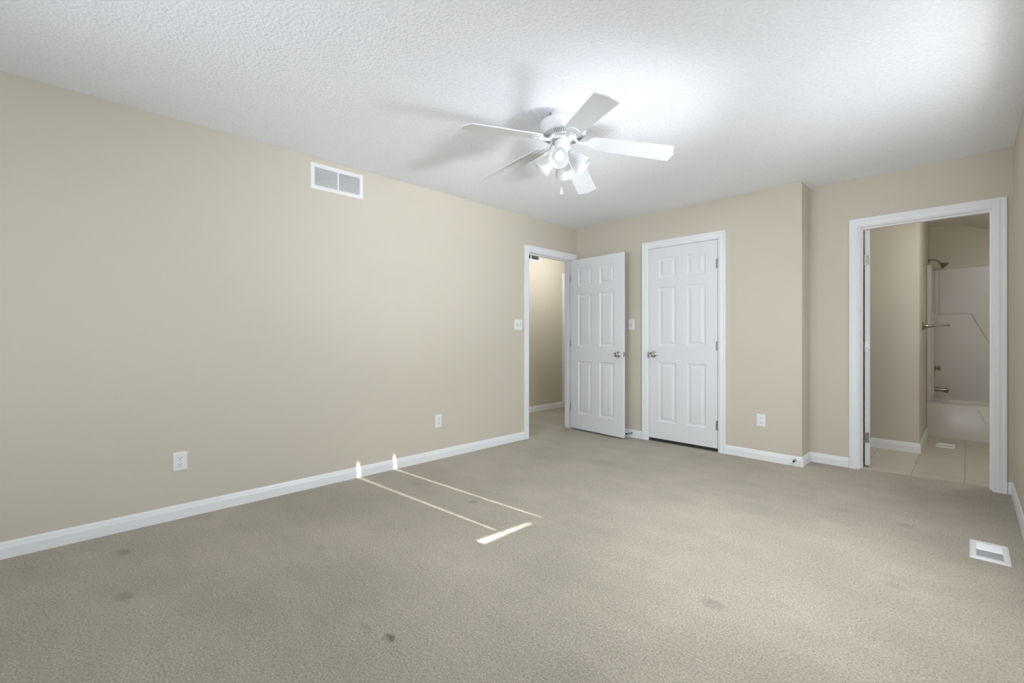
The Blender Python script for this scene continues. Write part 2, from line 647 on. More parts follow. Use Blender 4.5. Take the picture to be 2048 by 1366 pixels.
# far walls: local x -> -X, local y -> -Y
trim_closet = doorway('trim_2', (0, Y1, 0), R(180), -CL1, -CL0, CLT, 'white casing around the closed closet door', (-0.075, -0.0385), both=False)
trim_bath = doorway('trim_3', (0, Y2, 0), R(180), -BL1, -BL0, BLT, 'white casing around the open bathroom doorway', (-0.075, -0.040))
o = build('trim_4', casing_bm(-6.44, -5.685, 2.068), 'trim')
o.location = (HX, 0, 0)
o.rotation_euler = (0, 0, R(-90))
struct(o, 'white casing of a further door on the hall wall', 'door casing')
for z in (0.256, 1.036, 1.816):
    bm = BM()
    box(bm, -DL1, -DL1 + 0.0015, -0.032, -0.002, z - 0.044, z + 0.044)
    build('hinge_leaf', bm, 'hinge', trim_hall)
# strike plates
bm = BM()
box(bm, -DL0 - 0.0015, -DL0 + 0.0, -0.036, -0.008, 0.89, 0.95)
build('strike_plate', bm, 'hinge', trim_hall)
bm = BM()
box(bm, -CL0 - 0.006, -CL0 + 0.003, -0.004, 0.0105, 0.892, 0.955)
build('strike_plate', bm, 'hinge', trim_closet)

# ------------------------------------------------------------------ six panel doors


def door_bm(W, Hh, Th):
    """x 0..W from the hinge edge, y -Th..0, z 0..Hh"""
    bm = BM()
    st = 0.112 * W / 0.72
    pw = (W - 3 * st) / 2
    xs = [0, st, st + pw, 2 * st + pw, W - st, W]
    f = Hh / 2.03
    zs = [0, 0.185 * f, 0.812 * f, 0.992 * f, 1.612 * f, 1.708 * f, 1.922 * f, Hh]
    for side in (0, 1):
        yb = 0.0 if side == 0 else -Th
        sg = -1 if side == 0 else 1     # into the slab

        def q(pts):
            bm.faces.new([bm.verts.new(p) for p in pts])
        for i in range(5):
            for k in range(7):
                x0, x1, z0, z1 = xs[i], xs[i + 1], zs[k], zs[k + 1]
                if i in (1, 3) and k in (1, 3, 5):
                    rings = []
                    for (ins, dep) in ((0, 0), (0.004, 0.0045), (0.012, 0.008), (0.018, 0.0085), (0.024, 0.0085), (0.045, 0.002), (0.047, 0.0015)):
                        y = yb + sg * dep
                        rings.append([(x0 + ins, y, z0 + ins), (x1 - ins, y, z0 + ins), (x1 - ins, y, z1 - ins), (x0 + ins, y, z1 - ins)])
                    for a, b in zip(rings[:-1], rings[1:]):
                        for e in range(4):
                            g = (e + 1) % 4
                            q((a[e], a[g], b[g], b[e]))
                    q(rings[-1])
                else:
                    q(((x0, yb, z0), (x1, yb, z0), (x1, yb, z1), (x0, yb, z1)))
    for i in range(5):
        for zz in (0, Hh):
            bm.faces.new([bm.verts.new(p) for p in ((xs[i], 0, zz), (xs[i + 1], 0, zz), (xs[i + 1], -Th, zz), (xs[i], -Th, zz))])
    for k in range(7):
        for xx in (0, W):
            bm.faces.new([bm.verts.new(p) for p in ((xx, 0, zs[k]), (xx, 0, zs[k + 1]), (xx, -Th, zs[k + 1]), (xx, -Th, zs[k]))])
    bmesh.ops.remove_doubles(bm, verts=bm.verts, dist=1e-5)
    return bm


KN = [(0.0, 0.000), (0.0325, 0.000), (0.0325, 0.003), (0.030, 0.007), (0.022, 0.010), (0.0125, 0.013), (0.0115, 0.026), (0.014, 0.031), (0.022, 0.036),
      (0.0265, 0.043), (0.027, 0.050), (0.0245, 0.057), (0.018, 0.0615), (0.0165, 0.0605), (0.010, 0.059), (0.0, 0.059)]


def knob_on(door, x, y, z, out):
    bm = BM()
    lathe(bm, KN, 28)
    k = build('knob', bm, 'nickel', door, smooth=50)
    k.location = (x, y, z)
    k.rotation_euler = (R(-90) if out > 0 else R(90), 0, 0)
    return k


def hinge_on(door, z, barrel_xy, leaf, leaf2=None):
    bm = BM()
    bx, by = barrel_xy
    for k in range(5):
        lathe(bm, [(0.0062, z - 0.044 + k * 0.0178), (0.0062, z - 0.044 + k * 0.0178 + 0.0165)], 12, Matrix.Translation((bx, by, 0)))
    lathe(bm, [(0.004, z - 0.047), (0.004, z + 0.047)], 10, Matrix.Translation((bx, by, 0)))
    if leaf:
        box(bm, leaf[0], leaf[1], leaf[2], leaf[3], z - 0.044, z + 0.044)
    h = build('hinge', bm, 'hinge', door)
    if leaf2:
        for (yy, zz) in leaf2:
            bm = BM()
            lathe(bm, [(0.0035, 0), (0.0035, 0.0012)], 10, Matrix.Translation((leaf[0] + 0.0004, yy, z + zz)) @ Matrix.Rotation(R(-90), 4, 'Y'))
            build('screw', bm, 'dark', h)
    return h


def make_door(name, W, Hh, loc, rz, label, knob_x=None, kz=0.905):
    o = build(name, door_bm(W, Hh, 0.035), 'door')
    o.location = loc
    o.rotation_euler = (0, 0, rz)
    struct(o, label, 'door')
    return o


# bedroom door: open, nearly against the far wall
d1 = make_door('door_1', 0.762, 2.022, (XL + 0.006, 4.385, 0.016), R(-4.6), 'open white six panel bedroom door with nickel knob, hung on the hall doorway')
knob_on(d1, 0.762 - 0.062, -0.035, 0.905, -1)
knob_on(d1, 0.762 - 0.062, 0.0, 0.905, 1)
for z in (0.24, 1.02, 1.80):
    hinge_on(d1, z, (-0.004, 0.004), (-0.0015, 0.0, -0.030, 0.003))
bm = BM()
box(bm, 0.762, 0.7635, -0.029, -0.006, 0.877, 0.933)
lp = build('latch_plate', bm, 'hinge', d1)
bm = BM()
box(bm, 0.7635, 0.772, -0.024, -0.012, 0.897, 0.913)
build('latch_bolt', bm, 'nickel', lp, bevel=0.002)

# closet door: closed, hinges on the bathroom side
d2 = make_door('door_2', 0.721, 2.022, (CL1 - 0.003, Y1 - 0.001, 0.034), R(180), 'closed white six panel closet door with nickel knob')
knob_on(d2, 0.721 - 0.058, 0.0, 0.893, 1)
for z in (0.222, 0.99, 1.79):
    hinge_on(d2, z, (-0.001, 0.0065), (-0.0026, 0.016, 0.0, 0.0014))

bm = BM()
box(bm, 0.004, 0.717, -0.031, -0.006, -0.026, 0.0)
build('dark_gap_strip', bm, 'rubber_and_gap', d2)  # added black strip that stands in for the dark gap under the door

# bathroom door: swung past square into the bathroom, hinge edge towards the bedroom
d3 = make_door('door_3', 0.745, 2.012, (BL0 + 0.014, Y2 + T + 0.016, 0.014), R(104.0), 'white bathroom door swung open, seen on its hinged edge')
for z in (0.236, 1.012, 1.757):
    hinge_on(d3, z, (-0.004, 0.004), (-0.002, 0.0, -0.030, 0.002), [(-0.020, 0.028), (-0.026, -0.028), (-0.014, -0.012)])
knob_on(d3, 0.745 - 0.062, -0.035, 0.905, -1)
d4 = make_door('door_4', 0.735, 2.03, (HX - 0.012, 5.695, 0.012), R(90), 'closed white door further along the hall')

# ------------------------------------------------------------------ windows with blinds (daylight enters the first; the second is added for fill light)


def window(name, frame, label):
    o = empty(name, (0, 0, 0))
    return struct(o, label, 'window')


w1 = window('window_1', W1, 'white framed window with closed blinds in the wall by the sun patch')
y0, y1, z0, z1 = W1
bm = BM()
xo = XR + T
for (a, b, c, d) in ((y0, y1, z0, z0 + 0.03), (y0, y1, z1 - 0.03, z1), (y0, y0 + 0.03, z0 + 0.03, z1 - 0.03), (y1 - 0.03, y1, z0 + 0.03, z1 - 0.03)):
    box(bm, xo - 0.055, xo, a, b, c, d)
build('window_frame', bm, 'trim', w1)
bm = BM()
box(bm, xo - 0.03, xo - 0.026, y0 + 0.03, y1 - 0.03, z0 + 0.03, z1 - 0.03)
build('pane', bm, 'pane', w1)
bm = BM()
CW2 = casing_bm(y0, y1, z1)
for v in CW2.verts:
    if v.co.z < 0.01:
        v.co.z = z0
cs = build('window_casing', CW2, 'trim', w1)
cs.rotation_euler = (0, 0, R(90))
cs.location = (XR, 0, 0)
bm = BM()
box(bm, XR - 0.020, XR + 0.03, y0 - 0.075, y1 + 0.075, z0 - 0.025, z0)
build('window_sill', bm, 'trim', w1, bevel=0.004)


def slats(bm, a, b, zb, zt, xm):
    """closed slats overlap from zb up to zt; head rail above"""
    z = zb
    while z < zt:
        prism(bm, [(xm + 0.007, z), (xm + 0.0055, z), (xm - 0.009, z + 0.0268), (xm - 0.0075, z + 0.0268)], 'y', a, b)
        z += 0.0215


bb = tag(empty('window_blind', (0, 0, 0)), 'closed white slatted blind hanging in the window by the sun patch', 'blind')
XM = XR + 0.028
G1, G2 = 1.910, 2.230      # narrow slits of sun beside the blind's vanes
SL = 0.0048
for (a, b, zb) in ((y0 + 0.001, G1, 1.085), (G1 + SL, G2, 1.085), (G2 + SL, y1 - 0.001, z0)):
    bm = BM()
    slats(bm, a, b, zb, z1 - 0.04, XM)
    build('slat_panel', bm, 'blind', bb)
    bm = BM()
    box(bm, XM - 0.012, XM + 0.012, a, b, zb - 0.016 if zb > 1.05 else z0, zb + 0.004)
    build('bottom_rail', bm, 'blind', bb)
bm = BM()
box(bm, XM - 0.02, XM + 0.02, y0 + 0.001, y1 - 0.001, z1 - 0.045, z1 - 0.001)
build('head_rail', bm, 'blind', bb)
bm = BM()
box(bm, XM - 0.012, XM + 0.012, y0 + 0.001, 1.745, z0, 1.07)
box(bm, XM - 0.012, XM + 0.012, 2.125, G2, z0, 1.07)
box(bm, XM - 0.012, XM + 0.012, G2, G2 + SL, z0, 1.045)
box(bm, XM - 0.004, XM + 0.004, 1.924, 1.935, z0, 1.07)
prism(bm, [(2.125, 1.07), (2.125, 1.052), (1.745, 1.07)], 'x', XM - 0.012, XM + 0.012)
box(bm, XM - 0.012, XM + 0.012, y0 + 0.001, G2 + SL, z0, z0 + 0.006)
build('sun_gap_mask', bm, 'blind', bb)  # unseen blocking pieces added to shape the sun patch on the carpet

w2 = window('added_window', W2, 'unseen white framed window added to the wall facing the closet for fill light')  # invented window, put in as the opening for the rear fill lights
x0, x1, z0, z1 = W2
bm = BM()
for (a, b, c, d) in ((x0, x1, z0, z0 + 0.04), (x0, x1, z1 - 0.04, z1), (x0, x0 + 0.04, z0 + 0.04, z1 - 0.04), (x1 - 0.04, x1, z0 + 0.04, z1 - 0.04),
                     (-1.62, -1.58, z0 + 0.04, z1 - 0.04)):
    box(bm, a, b, YB - T, YB - T + 0.055, c, d)
build('window_frame', bm, 'trim', w2)
bm = BM()
box(bm, x0 + 0.04, x1 - 0.04, YB - T + 0.026, YB - T + 0.03, z0 + 0.04, z1 - 0.04)
build('pane', bm, 'pane', w2)
cc = casing_bm(x0, x1, z1)
for v in cc.verts:
    if v.co.z < 0.01:
        v.co.z = z0
cs = build('window_casing', cc, 'trim', w2)
cs.location = (0, YB, 0)
bm = BM()
box(bm, x0 - 0.09, x1 + 0.09, YB - 0.03, YB + 0.035, z0 - 0.025, z0)
build('window_sill', bm, 'trim', w2, bevel=0.004)

# ------------------------------------------------------------------ wall plates
OUT_LEFT, OUT_FAR = R(-90), R(180)


def plate_bm(w, h, t=0.006):
    bm = BM()
    x, z = w / 2, h / 2
    rings = []
    for (ins, y) in ((0, 0), (0, t * 0.45), (0.004, t * 0.85), (0.008, t)):
        rings.append([bm.verts.new(p) for p in ((-x + ins, y, -z + ins), (x - ins, y, -z + ins), (x - ins, y, z - ins), (-x + ins, y, z - ins))])
    for a, b in zip(rings[:-1], rings[1:]):
        for e in range(4):
            bm.faces.new((a[e], a[(e + 1) % 4], b[(e + 1) % 4], b[e]))
    bm.faces.new(rings[-1])
    bm.faces.new(rings[0])
    return bm


def make_outlet():
    o = empty('wall_outlet', (0, 0, 0))
    build('cover_plate', plate_bm(0.0715, 0.1145), 'plastic', o)
    for s in (1, -1):
        bm = BM()
        n = 28
        pts = []
        for i in range(n):
            a = 2 * math.pi * i / n
            pts.append((0.0172 * math.cos(a), max(-0.0135, min(0.0135, 0.0172 * math.sin(a))) + 0.0195 * s))
        prism(bm, pts, 'y', 0.0055, 0.0078)
        r = build('receptacle', bm, 'plastic', o, bevel=0.0006)
        bm = BM()
        c = 0.0195 * s
        box(bm, -0.0077, -0.0053, 0.0076, 0.0081, c - 0.001, c + 0.0085)
        box(bm, 0.0053, 0.0077, 0.0076, 0.0081, c - 0.0005, c + 0.0075)
        lathe(bm, [(0.0027, 0.0), (0.0027, 0.0005)], 12, Matrix.Translation((0, 0.0076, c - 0.0068)) @ Matrix.Rotation(R(-90), 4, 'X'))
        build('slot', bm, 'dark', r)
    bm = BM()
    lathe(bm, [(0.003, 0), (0.0025, 0.001), (0, 0.0012)], 12, Matrix.Translation((0, 0.006, 0)) @ Matrix.Rotation(R(-90), 4, 'X'))
    build('screw', bm, 'plastic', o)
    return o


def place(o, x, y, z, rz):
    o.location = (x, y, z)
    o.rotation_euler = (0, 0, rz)
    return o


out1 = place(make_outlet(), XL, 0.4885, 0.348, OUT_LEFT)
tag(out1, 'white duplex outlet low on the bare wall, the farther one from the hall doorway', 'outlet', 'duplex outlets')
out2 = place(copy_tree(out1), XL, 2.403, 0.346, OUT_LEFT)
tag(out2, 'white duplex outlet low on the bare wall, nearer the hall doorway', 'outlet', 'duplex outlets')
out3 = place(copy_tree(out1), -1.314, Y1, 0.357, OUT_FAR)
tag(out3, 'white duplex outlet between the closet door and the outside corner', 'outlet', 'duplex outlets')


def make_switch(xs, w):
    o = empty('light_switch', (0, 0, 0))
    build('cover_plate', plate_bm(w, 0.1145), 'plastic', o)
    for x in xs:
        bm = BM()
        box(bm, x - 0.0052, x + 0.0052, 0.0058, 0.0066, -0.012, 0.012)
        build('toggle_slot', bm, 'groove', o)
        bm = BM()
        prism(bm, [(0.006, -0.006), (0.006, 0.006), (0.012, 0.0055), (0.017, 0.0115), (0.0185, 0.0085), (0.013, -0.002)], 'x', x - 0.0042, x + 0.0042)
        build('toggle', bm, 'plastic', o, bevel=0.0008)
    for x in xs:
        for z in (0.030, -0.030):
            bm = BM()
            lathe(bm, [(0.003, 0), (0.0025, 0.001), (0, 0.0012)], 10, Matrix.Translation((x, 0.006, z)) @ Matrix.Rotation(R(-90), 4, 'X'))
            build('screw', bm, 'groove', o)
    return o


sw1 = place(make_switch((-0.023, 0.023), 0.116), XL, 3.4435, 1.245, OUT_LEFT)
tag(sw1, 'white double light switch beside the hall doorway casing', 'light switch')
sw2 = place(make_switch((0.0,), 0.0715), -2.629, Y1, 1.252, OUT_FAR)
tag(sw2, 'white single light switch between the open bedroom door and the closet', 'light switch')

# ------------------------------------------------------------------ return air grilles


def make_grille(name, w, h, border, n, mull, slat_mat='plastic', back='duct', mw=0.011):
    o = empty(name, (0, 0, 0))
    x, z = w / 2, h / 2
    bm = BM()
    rings = []
    for (ins, y) in ((0, 0), (0, 0.004), (0.004, 0.0075), (border - 0.003, 0.0075), (border, 0.005), (border, 0.0006)):
        rings.append([bm.verts.new(p) for p in ((-x + ins, y, -z + ins), (x - ins, y, -z + ins), (x - ins, y, z - ins), (-x + ins, y, z - ins))])
    for a, b in zip(rings[:-1], rings[1:]):
        for e in range(4):
            bm.faces.new((a[e], a[(e + 1) % 4], b[(e + 1) % 4], b[e]))
    build('grille_frame', bm, 'plastic', o)
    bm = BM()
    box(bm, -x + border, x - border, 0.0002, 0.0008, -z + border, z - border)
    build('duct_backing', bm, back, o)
    bm = BM()
    span = 2 * (z - border)
    for k in range(n):
        zc = -z + border + span * (k + 0.5) / n
        s = span / n * 0.42
        prism(bm, [(0.0015, zc + s * 0.9), (0.0023, zc + s * 1.1), (0.0062, zc - s * 0.6), (0.0054, zc - s * 0.8)], 'x', -x + border, x - border)
    build('louver', bm, slat_mat, o)
    for mx in mull:
        bm = BM()
        box(bm, mx - mw / 2, mx + mw / 2, 0.0007, 0.0072, -z + border, z - border)
        build('mullion', bm, 'plastic', o, bevel=0.001)
    for s in (1, -1):
        bm = BM()
        lathe(bm, [(0.004, 0), (0.0035, 0.001), (0, 0.0014)], 12, Matrix.Translation((s * (x - border / 2), 0.0075, 0)) @ Matrix.Rotation(R(-90), 4, 'X'))
        build('screw', bm, 'plastic', o)
    return o


g1 = place(make_grille('air_return_grille', 0.408, 0.193, 0.029, 15, (0.0,)), XL, 1.472, 2.3035, OUT_LEFT)
tag(g1, 'white louvred air return grille high on the bare bedroom wall', 'vent')
g2 = place(make_grille('hall_return_grille', 0.40, 0.20, 0.028, 14, (0.0,), 'duct', 'dark', 0.018), HX, 4.882, 2.345, OUT_LEFT)
g2['label'] = 'white framed dark grille high on the hall wall, cut by the doorway'
tag(g2, 'white framed dark grille high on the hall wall, seen through the doorway', 'vent')

# ------------------------------------------------------------------ floor registers


def make_register(name, wx, ly, n):
    """x across, y along; louvers run across in two banks that lean opposite ways"""
    o = empty(name, (0, 0, 0))
    x, y = wx / 2, ly / 2
    bx, by = 0.024, 0.036
    bm = BM()
    rings = []
    for (ix, iy, z) in ((0, 0, 0.0005), (0.001, 0.001, 0.004), (0.007, 0.008, 0.0075), (bx - 0.002, by - 0.002, 0.0075), (bx, by, 0.006), (bx, by, 0.0015)):
        rings.append([bm.verts.new(p) for p in ((-x + ix, -y + iy, z), (x - ix, -y + iy, z), (x - ix, y - iy, z), (-x + ix, y - iy, z))])
    for a, b in zip(rings[:-1], rings[1:]):
        for e in range(4):
            bm.faces.new((a[e], a[(e + 1) % 4], b[(e + 1) % 4], b[e]))
    build('register_frame', bm, 'plastic', o)
    bm = BM()
    box(bm, -x + bx, x - bx, -y + by, y - by, 0.0004, 0.0012)
    build('duct_backing', bm, 'register', o)
    span = 2 * (y - by)
    for bank in (0, 1):
        bm = BM()
        for k in range(n):
            yc = -y + by + span / 2 * bank + span / 2 * (k + 0.5) / n
            s = span / 2 / n * 0.5
            if bank == 1:
                prism(bm, [(yc - s * 0.9, 0.0022), (yc - s * 0.6, 0.0020), (yc + s * 0.45, 0.0066), (yc + s * 0.1, 0.0066)], 'x', -x + bx, x - bx)
            else:
                prism(bm, [(yc + s * 0.95, 0.0024), (yc + s * 0.6, 0.0020), (yc - s * 0.98, 0.0066), (yc - s * 0.6, 0.0068)], 'x', -x + bx, x - bx)
        build('louver_bank', bm, 'plastic', o)
    bm = BM()
    box(bm, -0.006, 0.006, y - by - 0.006, y - by + 0.004, 0.0065, 0.0105)
    build('damper_lever', bm, 'plastic', o)
    return o


r1 = make_register('floor_register', 0.143, 0.283, 13)
r1.location = (0.079, 3.374, 0.0)
tag(r1, 'white metal floor register set in the carpet near the bathroom door', 'vent')
r2 = make_register('bath_floor_register', 0.145, 0.235, 13)
r2.location = (-0.160, 6.385, 0.0)
tag(r2, 'white floor register in the bathroom tile in front of the tub', 'vent')

# ------------------------------------------------------------------ door stops on the baseboards


def make_doorstop(length):
    """axis along local +z, base at the origin"""
    o = empty('door_stop', (0, 0, 0))
    bm = BM()
    lathe(bm, [(0, 0), (0.012, 0), (0.012, 0.003), (0.006, 0.006), (0.005, 0.008)], 20)
    build('mount', bm, 'hinge', o, smooth=40)
    bm = BM()
    pts = []
    n = 130
    for i in range(n + 1):
        a = i / n
        t = a * 2 * math.pi * 13
        r = 0.0058 - 0.0012 * a
        pts.append((r * math.cos(t), r * math.sin(t), 0.006 + a * (length - 0.02)))
    tube(bm, pts, 0.0013, 5)
    build('spring', bm, 'hinge', o, smooth=60)
    bm = BM()
    lathe(bm, [(0, length - 0.016), (0.0075, length - 0.016), (0.0085, length - 0.006), (0.0075, length), (0, length)], 18)
    build('rubber_tip', bm, 'rubber_and_gap', o, smooth=40)
    return o


ds1 = make_doorstop(0.078)
ds1.location = (-2.618, Y1 - 0.012, 0.046)
ds1.rotation_euler = Vector((-0.5, -1.0, -0.05)).to_track_quat('Z', 'Y').to_euler()
tag(ds1, 'spring door stop on the baseboard behind the open bedroom door', 'door stop')
ds2 = make_doorstop(0.072)
ds2.location = (-1.045, Y1 - 0.012, 0.052)
ds2.rotation_euler = Vector((0.10, -1.0, 0.02)).to_track_quat('Z', 'Y').to_euler()
tag(ds2, 'spring door stop on the baseboard at the outside corner', 'door stop')

# ------------------------------------------------------------------ bathtub with surround
SXL, SXR = WX, 1.25
SI = -0.287        # inner face of the surround's end panel
RZ, STOP = 0.378, 1.925
tub = tag(empty('bathtub_surround', (0.45, TY, 0)), 'bone white one piece bathtub and surround in the bathroom alcove', 'bathtub')


def tub_part(name, bm, mt='tub', smooth=None, bevel=None, parent=None):
    o = build(name, bm, mt, parent or tub, smooth=smooth, bevel=bevel)
    if parent is None:
        o.matrix_parent_inverse = Matrix.Translation((-0.45, -TY, 0))
    return o


# tub: apron, rim and basin
bm = BM()
px0, px1, py0, py1 = SXL + 0.001, SXR - 0.001, TY, BY - 0.001
loops = []


def rect(x0, x1, y0, y1, z, r, n=5):
    pts = []
    for (cx, cy, a0) in ((x1 - r, y1 - r, 0), (x0 + r, y1 - r, 90), (x0 + r, y0 + r, 180), (x1 - r, y0 + r, 270)):
        for i in range(n):
            a = R(a0 + 90 * i / (n - 1))
            pts.append((cx + r * math.cos(a), cy + r * math.sin(a), z))
    return pts


for (ix, iy0, iy1, z, r) in ((0, 0, 0, 0.0, 0.004), (0, 0, 0, RZ - 0.012, 0.004), (0.004, 0.004, 0.002, RZ - 0.003, 0.005), (0.012, 0.012, 0.006, RZ, 0.008),
                             (0.075, 0.065, 0.060, RZ, 0.08), (0.090, 0.078, 0.072, RZ - 0.008, 0.09), (0.105, 0.088, 0.082, RZ - 0.04, 0.09),
                             (0.17, 0.12, 0.115, 0.11, 0.10), (0.21, 0.16, 0.155, 0.075, 0.10)):
    loops.append([bm.verts.new(p) for p in rect(px0 + ix, px1 - ix, py0 + iy0, py1 - iy1, z, r)])
for a, b in zip(loops[:-1], loops[1:]):
    n = len(a)
    for i in range(n):
        bm.faces.new((a[i], a[(i + 1) % n], b[(i + 1) % n], b[i]))
bm.faces.new(loops[-1])
tub_part('tub_basin', bm, smooth=35)
# pressed relief on the apron
bm = BM()
tube(bm, [(0.085, TY - 0.001, 0.33), (0.135, TY - 0.001, 0.20), (0.70, TY - 0.001, 0.20), (0.78, TY - 0.001, 0.33)], 0.003, 6)
tub_part('apron_relief', bm, smooth=40)
# end panel with front flange
bm = BM()
prism(bm, [(SXL + 0.001, TY), (SI, TY), (SI, BY - 0.07), (SI + 0.012, BY - 0.032), (SI + 0.045, BY - 0.015), (SI + 0.045, BY - 0.001), (SXL + 0.001, BY - 0.001)],
      'z', RZ, STOP)
tub_part('end_panel', bm, bevel=0.006)
bm = BM()
prism(bm, [(SI + 0.045, BY - 0.015), (SXR - 0.05, BY - 0.015), (SXR - 0.05, BY - 0.001), (SI + 0.045, BY - 0.001)], 'z', RZ, STOP + 0.004)
tub_part('back_panel', bm, bevel=0.004)
bm = BM()
prism(bm, [(SXR - 0.05, TY), (SXR - 0.001, TY), (SXR - 0.001, BY - 0.001), (SXR - 0.05, BY - 0.001)], 'z', RZ, STOP)
tub_part('far_end_panel', bm, bevel=0.006)
# thick lower part of the surround with its stepped, slanting ledge
bm = BM()
lx = 0.022
k = 2.33
A = [(SI + 0.002, RZ), (SI + 0.002, 1.395), (0.015, 1.395), (0.030, 1.388), (0.042, 1.372), (0.205, 1.372 - 0.163 * k), (0.26, 0.80), (0.30, 0.77), (0.9, 0.77), (0.9, RZ)]
outer, inner = [], []
fy = BY - 0.035
for (x, z) in A:
    outer.append(bm.verts.new((x, BY - 0.014, z)))
ins = [(SI + 0.002, RZ), (SI + 0.002, 1.381), (0.008, 1.381), (0.020, 1.376), (0.028, 1.365), (0.190, 1.365 - 0.163 * k), (0.25, 0.785), (0.295, 0.755), (0.888, 0.755), (0.888, RZ)]
for (x, z) in ins:
    inner.append(bm.verts.new((x, fy, z)))
n = len(A)
for i in range(n - 1):
    bm.faces.new((outer[i], outer[i + 1], inner[i + 1], inner[i]))
bm.faces.new(inner)
tub_part('ledge_panel', bm, smooth=30)
bm = BM()
prism(bm, [(TY + 0.12, RZ), (TY + 0.12, 1.395), (BY - 0.02, 1.395), (BY - 0.02, RZ)], 'x', SI - 0.002, SI + 0.016)
tub_part('side_ledge', bm, bevel=0.006)
bm = BM()
lathe(bm, [(0, 0), (0.034, 0), (0.034, 0.003), (0.028, 0.006), (0, 0.006)], 24, Matrix.Translation((SXL + 0.128, 7.20, 0.285)) @ Matrix.Rotation(R(70), 4, 'Y'))
tub_part('overflow_plate', bm, 'chrome', smooth=40)

# fixtures on the tub's end panel
FX = SI + 0.0175
FY = 7.19


def lathe_x(prof, mt, name, parent, loc, seg=24):
    bm = BM()
    lathe(bm, prof, seg, Matrix.Rotation(R(90), 4, 'Y'))
    o = build(name, bm, mt, parent, smooth=45)
    o.location = loc
    return o


fh = tag(empty('faucet_handle', (FX, FY, 0.752)), 'chrome round faucet handle on the tub end panel above the spout', 'faucet handle')
lathe_x([(0, 0), (0.045, 0), (0.044, 0.004), (0.030, 0.009), (0.014, 0.010), (0.013, 0.014)], 'chrome', 'escutcheon', fh, (0, 0, 0))
lathe_x([(0.014, 0.012), (0.015, 0.024), (0.026, 0.030), (0.027, 0.045), (0.022, 0.050), (0, 0.050)], 'chrome', 'grip', fh, (0, 0, 0))
sp = tag(empty('tub_spout', (FX, FY, 0.505)), 'chrome tub spout with a diverter knob low on the tub end panel', 'spout')
bm = BM()
tube(bm, [(0, 0, 0), (0.03, 0, 0), (0.07, 0, -0.001), (0.098, 0, -0.003), (0.112, 0, -0.007), (0.118, 0, -0.012)], [0.025, 0.0245, 0.0225, 0.021, 0.018, 0.010], 20)
lathe(bm, [(0.016, -0.034), (0.018, -0.010), (0.016, -0.002)], 18, Matrix.Translation((0.096, 0, 0)))
build('spout_body', bm, 'chrome', sp, smooth=40)
bm = BM()
lathe(bm, [(0.0035, 0.012), (0.0035, 0.026), (0.0065, 0.028), (0.0065, 0.034), (0, 0.035)], 14, Matrix.Translation((0.094, 0, 0)))
build('diverter_knob', bm, 'chrome', sp, smooth=40)
sh = tag(empty('shower_head', (WX, FY, 2.010)), 'chrome shower head on a curved arm above the tub surround', 'shower head')
bm = BM()
lathe(bm, [(0, 0), (0.028, 0), (0.028, 0.003), (0.018, 0.010), (0.010, 0.012)], 24, Matrix.Rotation(R(90), 4, 'Y'))
build('flange', bm, 'chrome', sh, smooth=40)
bm = BM()
tube(bm, [(0.004, 0, 0), (0.03, 0, 0.004), (0.055, 0, 0.002), (0.075, 0, -0.008), (0.092, 0, -0.024), (0.104, 0, -0.040)], 0.0085, 14)
build('shower_arm', bm, 'chrome', sh, smooth=40)
bm = BM()
mt = Matrix.Translation((0.100, 0, -0.034)) @ Vector((0.72, 0.0, -0.70)).to_track_quat('Z', 'Y').to_matrix().to_4x4()
lathe(bm, [(0, -0.004), (0.012, -0.004), (0.014, 0.006), (0.012, 0.014), (0.018, 0.022), (0.032, 0.042), (0.044, 0.058), (0.046, 0.066), (0.042, 0.068), (0.036, 0.064), (0, 0.062)], 28, mt)
build('spray_head', bm, 'chrome', sh, smooth=40)

# towel arm on the end of the short bathroom wall
ta = tag(empty('towel_arm', (WX, 6.22, 1.222)), 'chrome towel arm on the bathroom wall corner beside the tub', 'towel holder')
ta.scale = (1.2, 1.2, 1.2)
bm = BM()
box(bm, 0, 0.008, -0.036, 0.036, -0.036, 0.036)
build('wall_plate', bm, 'chrome', ta, bevel=0.003)
bm = BM()
rings = []
for (x, w) in ((0.007, 0.028), (0.020, 0.020), (0.040, 0.013), (0.058, 0.011), (0.066, 0.013), (0.070, 0.009)):
    rings.append([bm.verts.new((x, w * math.cos(2 * math.pi * i / 16), w * math.sin(2 * math.pi * i / 16))) for i in range(16)])
for a, b in zip(rings[:-1], rings[1:]):
    for i in range(16):
        bm.faces.new((a[i], a[(i + 1) % 16], b[(i + 1) % 16], b[i]))
bm.faces.new(rings[0])
bm.faces.new(rings[-1])
build('post', bm, 'chrome', ta, smooth=40)
bm = BM()
tube(bm, [(0.060, 0, 0.003), (0.075, 0, 0.003), (0.085, 0, 0.004), (0.150, 0, 0.006), (0.154, 0, 0.006), (0.166, 0, 0.006), (0.170, 0, 0.006)],
     [0.007, 0.0095, 0.006, 0.006, 0.0095, 0.0095, 0.005], 14)
build('bar', bm, 'chrome', ta, smooth=40)

# ------------------------------------------------------------------ ceiling lamps of the hall and the bathroom (above the doorways)


def dome_lamp(name, loc, r, energy, color, label):
    o = tag(empty(name, loc), label, 'ceiling light')
    bm = BM()
    lathe(bm, [(r * 1.05, 0), (r * 1.05, -0.02), (r * 0.95, -0.025)], 32)
    build('lamp_pan', bm, 'fan', o, smooth=40)
    bm = BM()
    lathe(bm, [(r * 0.95, -0.022), (r * 0.9, -0.05), (r * 0.65, -0.075), (r * 0.3, -0.088), (0, -0.09)], 32, caps=False)
    build('glass_dome', bm, 'frost', o, smooth=60)
    add_light('lamp_glow', 'POINT', (0, 0, -0.13), (0, 0, 0), energy, color, o, shadow_soft_size=0.10)
    return o


